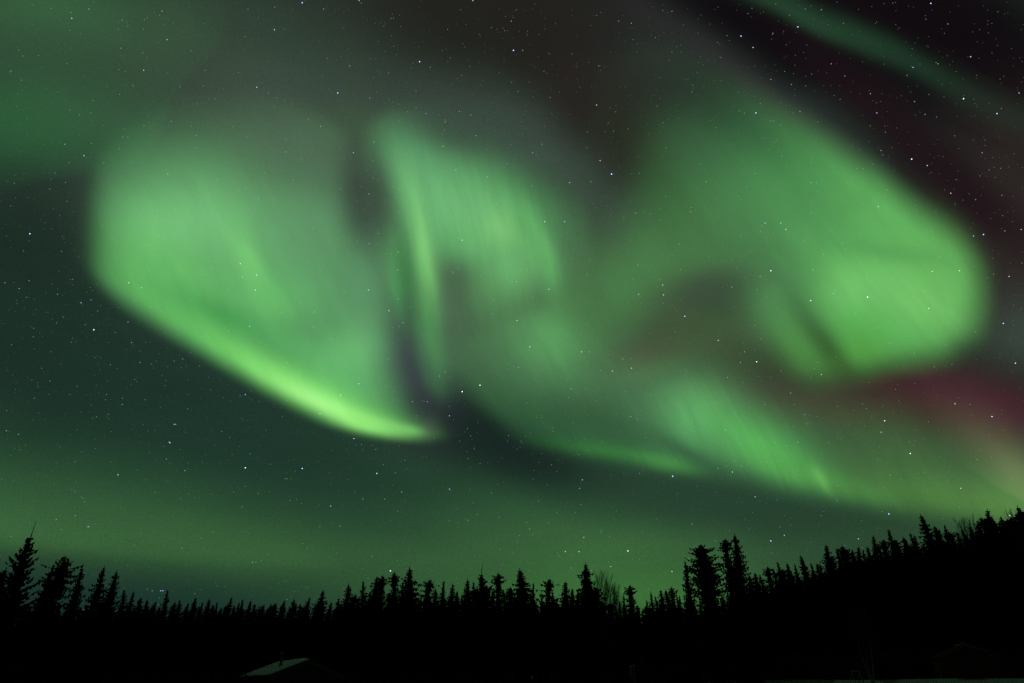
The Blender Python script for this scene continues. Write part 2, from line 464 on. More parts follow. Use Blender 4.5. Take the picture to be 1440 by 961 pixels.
def mesh_obj(name, bm, mats, parent=None, loc=(0, 0, 0), smooth=False):
    me = bpy.data.meshes.new(name); bm.to_mesh(me); bm.free()
    for m in (mats if isinstance(mats, (list, tuple)) else [mats]): me.materials.append(m)
    if smooth:
        for p in me.polygons: p.use_smooth = True
    o = bpy.data.objects.new(name, me); C.objects.link(o); o.location = loc
    if parent: o.parent = parent
    return o

def empty(name, loc=(0, 0, 0), rz=0.0):
    o = bpy.data.objects.new(name, None); C.objects.link(o)
    o.location = loc; o.rotation_euler = (0, 0, rz); o.empty_display_size = 0.2
    return o

def tube(bm, pts, radii, sides=6, cap=True):
    rings = []
    for i, p in enumerate(pts):
        p = Vector(p)
        a = Vector(pts[max(i - 1, 0)]); b = Vector(pts[min(i + 1, len(pts) - 1)])
        d = (b - a).normalized()
        u = d.cross(Vector((0, 1, 0))) if abs(d.y) < .9 else d.cross(Vector((1, 0, 0)))
        u.normalize(); w = d.cross(u)
        rings.append([bm.verts.new(p + (u * math.cos(2 * math.pi * k / sides) + w * math.sin(2 * math.pi * k / sides)) * radii[i]) for k in range(sides)])
    for i in range(len(rings) - 1):
        for k in range(sides):
            bm.faces.new((rings[i][k], rings[i][(k + 1) % sides], rings[i + 1][(k + 1) % sides], rings[i + 1][k]))
    if cap:
        bm.faces.new(rings[0]); bm.faces.new(rings[-1][::-1])

def box(bm, x0, x1, y0, y1, z0, z1, M=None):
    vs = [Vector((x, y, z)) for x in (x0, x1) for y in (y0, y1) for z in (z0, z1)]
    if M: vs = [M @ v for v in vs]
    v = [bm.verts.new(q) for q in vs]
    for f in ((0, 1, 3, 2), (4, 6, 7, 5), (0, 4, 5, 1), (2, 3, 7, 6), (0, 2, 6, 4), (1, 5, 7, 3)):
        bm.faces.new([v[i] for i in f])

# ------------------------------------------------------------ terrain
def sst(a, b, x):
    t = min(1, max(0, (x - a) / (b - a))); return t * t * (3 - 2 * t)
def ground_z(x, y):
    d = math.hypot(x, y); az = math.degrees(math.atan2(x, max(y, 1e-3))) if y > 0 else (90 if x > 0 else -90)
    if y <= 0: az = 90 if x > 0 else -90
    side = sst(5, 16, az) * sst(-60, 10, y)
    z = 2.02 * sst(20, 60, d) * side + 0.9 * sst(60, 150, d) * (1 - side)
    z += 17.5 * sst(70, 168, d) * sst(7, 37, az) * sst(-60, 10, y)
    z += 26 * sst(170, 900, d)
    z += 0.10 * mnoise.noise(Vector((x / 7, y / 7, 0))) * sst(4, 12, d)
    return z

SNOW_PATCHES = [(950, 50, 2.6, 11), (1205, 50, 1.6, 9), (1305, 54, 2.0, 12), (1380, 50, 3.4, 6), (1438, 60, 2.0, 10),
    (600, 30, 3, 4), (300, 38, 4, 3), (850, 22, 2.5, 3), (-100, 35, 4, 4), (1600, 40, 4, 5)]
def build_ground():
    bm = bmesh.new()
    rs = [0.0, 1.5, 3, 5, 7, 9, 11] + [11 + i * 1.6 for i in range(1, 32)] + [62 + 6 * i for i in range(1, 25)] + [230, 280, 350, 450, 600, 900, 1500, 3000]
    na = 240
    c = bm.verts.new((0, 0, ground_z(0, 0.01))); prev = None
    for r in rs[1:]:
        ring = [bm.verts.new((r * math.sin(2 * math.pi * k / na), r * math.cos(2 * math.pi * k / na),
                              ground_z(r * math.sin(2 * math.pi * k / na), r * math.cos(2 * math.pi * k / na)))) for k in range(na)]
        for k in range(na):
            if prev is None: bm.faces.new((c, ring[(k + 1) % na], ring[k]))
            else: bm.faces.new((prev[k], prev[(k + 1) % na], ring[(k + 1) % na], ring[k]))
        prev = ring
    mt = bpy.data.materials.new('snow_ground'); mt.use_nodes = True
    T = Tree(mt.node_tree); b = T.n['Principled BSDF']; b.inputs['Roughness'].default_value = .75; b.inputs['Specular IOR Level'].default_value = .1
    g = T.new('ShaderNodeNewGeometry')
    n1 = T.new('ShaderNodeTexNoise'); n1.inputs['Scale'].default_value = .22; n1.inputs['Detail'].default_value = 6; T.link(g.outputs['Position'], n1.inputs['Vector'])
    n2 = T.new('ShaderNodeTexNoise'); n2.inputs['Scale'].default_value = 3.0; n2.inputs['Detail'].default_value = 5; T.link(g.outputs['Position'], n2.inputs['Vector'])
    ln = T.vec('LENGTH', g.outputs['Position'], out=1)
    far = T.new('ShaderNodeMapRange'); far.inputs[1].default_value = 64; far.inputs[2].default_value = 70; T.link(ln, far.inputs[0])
    tuft = T.new('ShaderNodeMapRange'); tuft.inputs[1].default_value = .42; tuft.inputs[2].default_value = .52; T.link(n1.outputs[0], tuft.inputs[0])
    # drifts: broad patches where the snow still lies deep (world positions and radii in metres)
    deep = 0.0
    for (px_, d_, rx_, ry_) in SNOW_PATCHES:
        q = at(px_, 955, d_)
        mp = T.new('ShaderNodeMapping', vector_type='TEXTURE'); mp.inputs['Location'].default_value = (q.x, q.y, 0); mp.inputs['Scale'].default_value = (rx_, ry_, 1)
        mp.inputs['Rotation'].default_value = (0, 0, -math.atan2(q.x, q.y))
        T.link(g.outputs['Position'], mp.inputs['Vector'])
        ds = T.vec('DOT_PRODUCT', T.vec('MULTIPLY', mp.outputs[0], (1, 1, 0)), T.vec('MULTIPLY', mp.outputs[0], (1, 1, 0)), out=1)
        ds = T.math('ADD', ds, T.math('MULTIPLY_ADD', n1.outputs[0], 1.6, -.8))
        mr = T.new('ShaderNodeMapRange', interpolation_type='SMOOTHSTEP'); mr.inputs[1].default_value = 1.15; mr.inputs[2].default_value = .75
        T.link(ds, mr.inputs[0]); deep = T.math('MAXIMUM', deep, mr.outputs[0])
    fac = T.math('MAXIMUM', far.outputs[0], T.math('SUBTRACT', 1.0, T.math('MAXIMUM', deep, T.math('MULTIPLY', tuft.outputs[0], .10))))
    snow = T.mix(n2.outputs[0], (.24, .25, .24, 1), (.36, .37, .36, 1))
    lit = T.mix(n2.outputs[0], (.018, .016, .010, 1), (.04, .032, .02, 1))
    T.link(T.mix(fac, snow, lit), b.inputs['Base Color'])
    bp = T.new('ShaderNodeBump'); bp.inputs['Strength'].default_value = .5; bp.inputs['Distance'].default_value = .1
    T.link(n2.outputs[0], bp.inputs['Height']); T.link(bp.outputs[0], b.inputs['Normal'])
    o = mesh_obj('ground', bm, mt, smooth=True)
    tag(o, 'patchy snow on open ground in front of the dark forest', kind='structure')
build_ground()

# ------------------------------------------------------------ spruces
def spruce_meshes(kind, seed):
    """unit tree: 10 m high crown+trunk. returns trunk mesh, crown mesh"""
    R = random.Random(seed); H = 10.0
    tb = bmesh.new()
    lean = [Vector((0.10 * math.sin(i * 1.3 + seed) * (i / 8), 0.10 * math.cos(i * 1.1 + seed) * (i / 8), H * i / 8)) for i in range(9)]
    tube(tb, lean, [max(.015, .13 * (1 - i / 8.3)) for i in range(9)], 7)
    if kind == 'ragged':       # long bare leader
        tube(tb, [lean[-1], lean[-1] + Vector((.04, 0, .45)), lean[-1] + Vector((.14, .02, .95))], [.028, .02, .006], 5)
    cb = bmesh.new()
    def axis(z):
        t = max(0, min(7.999, z / H * 8)); i = int(t); return lean[i].lerp(lean[i + 1], t - i)
    prof = {
        'narrow': lambda t: .07 + 1.35 * (1 - math.exp(-(1 - t) * 10 * .30)),
        'spire': lambda t: .05 + 1.20 * (1 - math.exp(-(1 - t) * 10 * .21)),
        'cone': lambda t: .05 + 1.9 * (1 - math.exp(-(1 - t) * 10 * .24)),
        'club': lambda t: (.62 + .55 * math.exp(-((t - .86) / .07) ** 2) + .85 * (1 - t)) * (1 if t < .94 else max(.22, (1 - t) / .06)),
        'ragged': lambda t: .10 + 1.5 * (1 - math.exp(-(1 - t) * 10 * .26)),
        'tuft': lambda t: (.34 + .95 * (1 - t) + .30 * math.exp(-((t - .94) / .03) ** 2)) * (1 if t < .975 else .6),
        'broad': lambda t: 1.75 * math.sqrt(max(0.0, 1 - abs((t - .76) / .25) ** 2.2)) if t > .56 else .75 + .9 * R.random(),
    }[kind]
    dens = {'narrow': 58, 'spire': 58, 'cone': 56, 'club': 60, 'ragged': 50, 'tuft': 56, 'broad': 62}[kind]
    droop = {'cone': -.28, 'ragged': .35}.get(kind, -.12)
    gap = {'ragged': .22, 'broad': .10}.get(kind, .10)
    z0 = .3
    for i in range(dens):
        t = i / dens; z = z0 + (H - z0) * t ** .92; t = z / H
        base_r = prof(t) * (0.78 + .44 * R.random())
        nb = 7 if t < .8 else 5
        a0 = R.random() * 6.28
        for k in range(nb):
            if R.random() < gap: continue
            a = a0 + 6.283 * k / nb + R.uniform(-.35, .35)
            L = base_r * R.uniform(.55, 1.22) * (1.45 if R.random() < .07 and kind not in ('club', 'narrow') else 1)
            dv = Vector((math.cos(a), math.sin(a), 0)); sd = Vector((-math.sin(a), math.cos(a), 0))
            o = axis(z); up = droop + R.uniform(-.15, .25)
            steps = max(2, min(6, int(L / .22) + 1))
            pp = o
            for s in range(steps):
                f0 = (s + .15) / steps; f1 = (s + 1.25) / steps
                curve = .18 * L
                p0 = o + dv * (L * f0) + Vector((0, 0, up * L * f0 + curve * f0 * f0))
                p1 = o + dv * (L * min(1.08, f1)) + Vector((0, 0, up * L * f1 + curve * f1 * f1))
                w = (.09 + .24 * (1 - f0)) * min(1.25, .5 + L * .6) * R.uniform(.7, 1.3)
                q = Vector((0, 0, R.uniform(-.12, .05)))
                # one spray: a bent kite with ragged sides
                va = cb.verts.new(p0); vb = cb.verts.new(p1 + Vector((0, 0, R.uniform(-.05, .08))))
                vc = cb.verts.new((p0 + p1) / 2 + sd * w + q); vd = cb.verts.new((p0 + p1) / 2 - sd * w + q)
                cb.faces.new((va, vc, vb)); cb.faces.new((va, vb, vd))
                if R.random() < .75:      # hanging spray, seen edge on from below
                    h = R.uniform(.14, .34) * (1.3 - t * .6)
                    ve = cb.verts.new((p0 + p1) / 2 + Vector((0, 0, -h)) + sd * R.uniform(-.06, .06))
                    va2 = cb.verts.new(p0); vb2 = cb.verts.new(p1)
                    cb.faces.new((va2, ve, vb2))
        # dense foliage round the stem
        if kind != 'ragged' or R.random() < .7:
            for k in range(4):
                a = R.random() * 6.28; r = prof(t) * .66 * R.uniform(.45, 1)
                o = axis(z); dv = Vector((math.cos(a), math.sin(a), 0))
                v1 = cb.verts.new(o + dv * r + Vector((0, 0, -.22))); v2 = cb.verts.new(o - dv * r + Vector((0, 0, -.18))); v3 = cb.verts.new(o + Vector((0, 0, .25)))
                cb.faces.new((v1, v2, v3))
    # leader
    if kind in ('ragged', 'spire', 'cone', 'narrow'):
        n = 9
        for k in range(n):
            z = H - .55 + k * (.62 / n); a = R.random() * 6.28; o = axis(min(z, H)) + Vector((0, 0, max(0, z - H)))
            dv = Vector((math.cos(a), math.sin(a), 0)); r = .15 * (1 - k / n) + .03
            v = [cb.verts.new(o + Vector((0, 0, -.06))), cb.verts.new(o + dv * r + Vector((0, 0, .05))), cb.verts.new(o + Vector((0, 0, .10)))]
            cb.faces.new(v)
    def fin(bm, nm, m):
        me = bpy.data.meshes.new(nm); bm.to_mesh(me); bm.free(); me.materials.append(m); return me
    return fin(tb, 'trunk', M_BARK), fin(cb, 'crown', M_NEEDLE)

def bare_meshes(seed, birch=False, spread=.38, nsub=9, leanx=0.0):
    R = random.Random(seed); H = 10.0
    tb = bmesh.new(); cb = bmesh.new()
    pts = [Vector((leanx * H * (i / 8) + .12 * math.sin(i * .9 + seed), .1 * math.cos(i + seed), H * i / 8)) for i in range(9)]
    tube(tb, pts, [.10 * (1 - i / 8.6) for i in range(9)], 6)
    def twig(p, d, L, r, lev):
        n = 4; q = [p]
        for i in range(n):
            d = (d + Vector((R.uniform(-.16, .16), R.uniform(-.16, .16), R.uniform(-.02, .2)))).normalized()
            q.append(q[-1] + d * L / n)
        tube(cb, q, [r * (1 - .8 * i / n) for i in range(n + 1)], 3, False)
        if lev > 0:
            for i in range(1, n + 1):
                for k in range(2 if lev > 1 else 3):
                    a = R.random() * 6.28
                    dd = (d + Vector((math.cos(a), math.sin(a), .1)) * R.uniform(.35, .8)).normalized()
                    twig(q[i], dd, L * R.uniform(.4, .6), r * .5, lev - 1)
    for i in range(nsub * 3):
        t = .28 + .7 * i / (nsub * 3); k = t * 8; j = int(k); o = pts[j].lerp(pts[min(j + 1, 8)], k - j)
        a = i * 2.4 + R.uniform(-.4, .4)
        d = Vector((math.cos(a) * spread * 2, math.sin(a) * spread * 2, 1)).normalized()
        twig(o, d, (1 - t) * 3.4 + .9, .028, 2)
    def fin(bm, nm, m):
        me = bpy.data.meshes.new(nm); bm.to_mesh(me); bm.free(); me.materials.append(m); return me
    return fin(tb, 'trunk', M_BIRCH if birch else M_BARK), fin(cb, 'crown', M_TWIG)

PROTO = {}
for kd, ns in (('narrow', 5), ('spire', 4), ('cone', 2), ('club', 2), ('ragged', 2), ('tuft', 3), ('broad', 1)):
    PROTO[kd] = [spruce_meshes(kd, 11 + 7 * i) for i in range(ns)]
PROTO['bare'] = [bare_meshes(5), bare_meshes(9), bare_meshes(14)]
PROTO['birch'] = [bare_meshes(21, True, .22, 6, -.10), bare_meshes(23, True, .2, 6, .03), bare_meshes(27, True, .2, 6, -.2)]
RT = random.Random(4)
FIRST = {}
def plant(kind, x, y, H, wid, name, label, cat, group=None, var=None):
    """the thing is an Empty at the foot of the tree; trunk and crown are its parts"""
    var = RT.randrange(len(PROTO[kind])) if var is None else var
    key = (kind, var)
    root = bpy.data.objects.new(name, None); C.objects.link(root); root.empty_display_size = .3
    root.location = (x, y, ground_z(x, y) - .15); root.rotation_euler = (0, 0, RT.uniform(0, 6.28))
    if kind in ('birch',): root.rotation_euler = (0, 0, math.atan2(-x, y) if False else 0)
    root.scale = (wid * H / 10, wid * H / 10, (H + .15) / 10)
    for i, nm in enumerate(('trunk', 'crown')):
        if key not in FIRST:
            pass
        if (key, nm) not in FIRST:
            o = bpy.data.objects.new(nm, PROTO[kind][var][i]); FIRST[(key, nm)] = o
        else:
            o = FIRST[(key, nm)].copy()
        C.objects.link(o); o.parent = root
    tag(root, label, cat, group)
    return root
def plant_top(kind, px, py, dist, wid, name, label, cat='tree', group=None, var=None):
    p = at(px, py, dist)
    H = p.z - ground_z(p.x, p.y) - .0
    return plant(kind, p.x, p.y, max(3.0, H), wid, name, label, cat, group, var)

# px, py of the tip, distance, width factor, kind, label
SP = 'spruce_tree'
NOTABLE = [
    (45, 754, 40, 1.0, 'ragged', 'tall ragged spruce with a thin curved tip at the far left edge'),
    (8, 800, 42, 1.3, 'cone', 'dark spruce cut off by the left edge, beside the tall ragged one'),
    (91, 781, 46, .85, 'club', 'thick club-topped spruce, second tall tree from the left edge'),
    (75, 793, 47, .6, 'narrow', 'shorter spruce pressed against the left side of the club-topped one'),
    (117, 798, 50, 1.0, 'spire', 'slim pointed spruce just right of the club-topped one at left'),
    (147, 797, 50, .85, 'narrow', 'left one of a close pair of spruces near the left edge'),
    (163, 803, 50, .85, 'narrow', 'right one of a close pair of spruces near the left edge'),
    (236, 830, 90, .9, 'spire', 'lone narrow spruce tip standing over the low treeline at left'),
    (454, 830, 95, 1.1, 'narrow', 'spruce tip rising from the low treeline right above the snowy roof'),
    (489, 822, 85, 1.2, 'narrow', 'stout spruce at the left end of the taller middle group'),
    (512, 817, 85, .9, 'spire', 'thin pointed spruce left of the double-topped one'),
    (530, 812, 75, 1.35, 'narrow', 'wide double-topped spruce in the middle group'),
    (538, 809, 78, .8, 'tuft', 'spruce with a crooked little tip behind the double-topped one'),
    (556, 805, 78, .9, 'tuft', 'ragged spruce with a loose tuft on top left of the highest middle spruce'),
    (577, 799, 66, 1.25, 'narrow', 'highest spruce of the group left of centre'),
    (603, 815, 82, 1.15, 'tuft', 'flat-tipped spruce just right of the highest one left of centre'),
    (623, 817, 84, .9, 'spire', 'slim spruce between two broader ones left of centre'),
    (637, 821, 88, .9, 'narrow', 'small spruce with a leaning twin, left of centre'),
    (658, 815, 84, 1.0, 'narrow', 'pointed spruce left of the open-branched one'),
    (677, 807, 70, 1.25, 'ragged', 'open-branched spruce with upswept limbs near the centre'),
    (701, 806, 76, .95, 'tuft', 'slender knobbly spruce right of the open-branched one'),
    (731, 801, 64, 1.45, 'cone', 'broad conical spruce just right of the picture centre'),
    (750, 820, 74, .9, 'spire', 'thin spruce right of the broad conical one'),
    (771, 814, 70, 1.05, 'tuft', 'crooked-topped spruce left of the pale gap in the treeline'),
    (795, 818, 70, 1.2, 'cone', 'spruce at the left foot of the big feathery spruce'),
    (804, 827, 72, 1.0, 'narrow', 'small spruce touching the left side of the big feathery one'),
    (823, 792, 56, 1.25, 'cone', 'big feathery conical spruce, tallest in the middle of the treeline'),
    (877, 837, 90, .8, 'spire', 'tiny spike of a spruce beside the bare hazy trees'),
    (886, 823, 78, 1.05, 'tuft', 'isolated spruce right of the bare hazy trees'),
    (916, 833, 92, .9, 'spire', 'pointed spruce in the dip of the treeline'),
    (929, 830, 90, 1.2, 'narrow', 'blunt spruce right of the dip of the treeline'),
    (944, 825, 88, .95, 'tuft', 'spruce leaning left of the tall dark cluster'),
    (963, 789, 56, .8, 'spire', 'spindly spruce at the left of the tall dark cluster'),
    (987, 767, 50, .85, 'broad', 'round-headed thick-topped spruce in the tall cluster'),
    (1020, 758, 50, .85, 'tuft', 'left one of the twin tall spruces in the cluster'),
    (1031, 752, 49, .9, 'narrow', 'right one of the twin tall spruces, highest of the cluster'),
    (1052, 808, 60, 1.3, 'narrow', 'short spruce at the right foot of the twin tall spruces'),
    (1161, 766, 95, 1.0, 'narrow', 'dark spruce standing up on the lower slope'),
    (1248, 745, 105, 1.0, 'spire', 'sharp spruce halfway up the slope'),
    (1296, 723, 88, .9, 'narrow', 'blunt tall spruce, tallest on the slope'),
    (1328, 739, 110, 1.0, 'spire', 'pointed spruce right of the tallest one on the slope'),
    (1388, 717, 100, 1.1, 'narrow', 'hooked spruce top high on the slope'),
    (1431, 712, 100, 1.3, 'cone', 'rightmost spruce top at the crest of the slope'),
]
for px, py, d, w, k, lab in NOTABLE: plant_top(k, px, py, d, w, SP, lab, group='spruces that stand out on the skyline')

G_L = ('small spruce tip in the low even treeline on the left', 'small spruces of the left treeline')
G_M = ('short spruce between the taller ones in the middle of the treeline', 'short spruces of the middle treeline')
G_R = ('small spruce in the row climbing the slope on the right', 'small spruces of the slope')
small = [(175, 828, 80), (187, 832, 84), (200, 841, 100), (210, 843, 110), (220, 846, 110), (248, 847, 120), (256, 845, 120), (265, 849, 125), (275, 841, 115),
    (284, 844, 120), (296, 843, 120), (305, 848, 125), (314, 850, 125), (324, 840, 112), (334, 846, 120), (342, 841, 115), (352, 846, 120), (363, 851, 130), (371, 849, 125),
    (380, 851, 130), (387, 846, 120), (396, 850, 125), (401, 844, 118), (414, 843, 110), (422, 849, 120), (430, 849, 120), (436, 840, 110), (446, 846, 120), (466, 844, 110), (475, 842, 108), (482, 846, 110)]
mid = [(498, 837, 95), (505, 838, 95), (520, 838, 95), (547, 830, 92), (566, 818, 86), (586, 834, 96), (593, 835, 96), (613, 828, 95), (630, 836, 95), (645, 828, 92), (651, 834, 95), (666, 819, 86),
    (671, 826, 88), (686, 822, 86), (693, 827, 88), (711, 830, 88), (718, 823, 84), (740, 830, 84), (760, 833, 84), (779, 834, 82), (785, 838, 84), (812, 828, 80), (836, 826, 80), (846, 843, 90), (858, 848, 96), (868, 846, 95), (897, 848, 100), (905, 850, 104), (911, 843, 100), (922, 840, 100), (936, 829, 95), (952, 837, 95), (958, 838, 92)]
rgt = [(1044, 812, 80), (1062, 806, 95), (1071, 806, 95), (1080, 797, 95), (1088, 800, 100), (1095, 788, 98), (1101, 797, 100), (1108, 790, 98), (1117, 792, 98), (1126, 779, 96), (1132, 788, 98), (1139, 793, 100), (1146, 794, 100), (1152, 790, 100),
    (1168, 780, 98), (1174, 772, 100), (1181, 768, 100), (1189, 774, 100), (1199, 772, 100), (1205, 770, 102), (1214, 772, 102), (1222, 768, 102), (1228, 754, 100), (1235, 762, 104), (1241, 758, 104), (1256, 757, 106), (1262, 762, 106), (1268, 756, 106), (1274, 757, 106), (1280, 748, 106), (1287, 754, 106),
    (1303, 741, 106), (1311, 741, 106), (1319, 744, 108), (1336, 744, 110), (1344, 746, 112), (1352, 742, 112), (1362, 738, 114), (1371, 736, 114), (1380, 724, 106), (1396, 727, 110), (1402, 732, 112), (1408, 725, 110), (1415, 728, 110), (1420, 726, 110), (1424, 728, 112), (1437, 719, 110), (1446, 716, 110), (1458, 712, 110)]
for lst, (lab, gr), wf in ((small, G_L, 1.1), (mid, G_M, 1.1), (rgt, G_R, 1.15)):
    for px, py, d in lst:
        py += RT.uniform(-1.5, 3.5); px += RT.uniform(-2, 2)
        plant_top(RT.choice(['narrow', 'spire', 'spire', 'tuft']) if lst is not small else RT.choice(['narrow', 'spire', 'spire']), px, py, d, wf * RT.uniform(.8, 1.15), SP, lab, group=gr)

# forest body below the skyline
def crest(px):
    P = [(-80, 850), (60, 846), (200, 848), (300, 849), (480, 848), (560, 838), (800, 845), (900, 853), (960, 846), (1060, 822), (1150, 800), (1250, 773), (1350, 750), (1440, 730), (1540, 715)]
    for (a, ya), (b, yb) in zip(P, P[1:]):
        if a <= px <= b: return ya + (yb - ya) * (px - a) / (b - a)
    return 850
LAB_B = ('spruce lost in the solid black body of the forest', 'spruces in the black body of the forest')
px = -40
while px < 1490:
    d = 112 if px < 520 else (92 if px < 980 else 102)
    plant_top(RT.choice(['narrow', 'cone', 'narrow']), px, crest(px) + RT.uniform(0, 8), d + RT.uniform(-6, 10), 1.15 * RT.uniform(.9, 1.25), SP, LAB_B[0], group=LAB_B[1])
    px += RT.uniform(8, 11)
px = -30
while px < 1490:
    plant_top(RT.choice(['narrow', 'cone']), px, crest(px) + RT.uniform(18, 40), RT.uniform(64, 74) + (14 if px > 850 else 0), 1.3 * RT.uniform(.9, 1.2), SP, LAB_B[0], group=LAB_B[1])
    px += RT.uniform(26, 38)

# bare trees
BARE = [(845, 816, 62, .5), (855, 825, 64, .46), (865, 834, 64, .42), (1354, 741, 100, .4), (1366, 740, 100, .42), (1424, 729, 96, .34)]
for i, (px, py, d, w) in enumerate(BARE):
    lab = 'leafless thin-twigged tree, hazy against the sky right of the big feathery spruce' if i < 3 else 'leafless bushy tree on the upper slope at right'
    plant_top('bare', px, py, d, w * 1.4, 'bare_tree', lab, 'tree', 'bare trees right of the feathery spruce' if i < 3 else 'bare trees on the upper slope')
BIRCH = [(1190, 862, 44.0, 1227, -.26, 'leaning pale birch trunk left of the dark shed at right, tilted most'),
         (1216, 858, 44.5, 1229, -.04, 'slim birch beside the most tilted pale trunk'),
         (1206, 872, 45.5, 1226, -.1, 'shortest of the three birches in front of the slope')]
for i, (px, py, d, bx, ln, lab) in enumerate(BIRCH):
    p = at(px, py, d); b = at(bx, 955, d)
    r = plant('birch', b.x, b.y, p.z - ground_z(b.x, b.y), 1.0, 'birch_tree', lab, 'tree', 'birches near the shed', i)
    r.rotation_euler = (0, (p.x - b.x) / (p.z - ground_z(b.x, b.y)) - (-.10, .03, -.2)[i], 0)

# undergrowth along the forest edge: one mass of twigs and low spruce
def undergrowth():
    R = random.Random(8); bm = bmesh.new()
    for i in range(5200):
        az = math.radians(R.uniform(-42, 42)); d = R.uniform(52, 64) + (17 if az > math.radians(11) else 0)
        x, y = d * math.sin(az), d * math.cos(az); z = ground_z(x, y)
        h = R.uniform(.5, 2.3) * (1.25 if R.random() < .1 else 1)
        for k in range(5):
            a = R.random() * 6.28; w = R.uniform(.12, .5); zz = z + h * R.uniform(.1, 1) ; c = Vector((x + R.uniform(-.5, .5), y + R.uniform(-.5, .5), zz))
            dv = Vector((math.cos(a), math.sin(a), R.uniform(-.2, .6))) * w
            v = [bm.verts.new(c + Vector((0, 0, -.35 - .3 * R.random()))), bm.verts.new(c + dv), bm.verts.new(c + Vector((0, 0, .3 * R.random() + .1)))]
            bm.faces.new(v)
    o = mesh_obj('undergrowth', bm, M_NEEDLE)
    tag(o, 'dark low brush along the foot of the forest', 'brush', kind='stuff')
undergrowth()

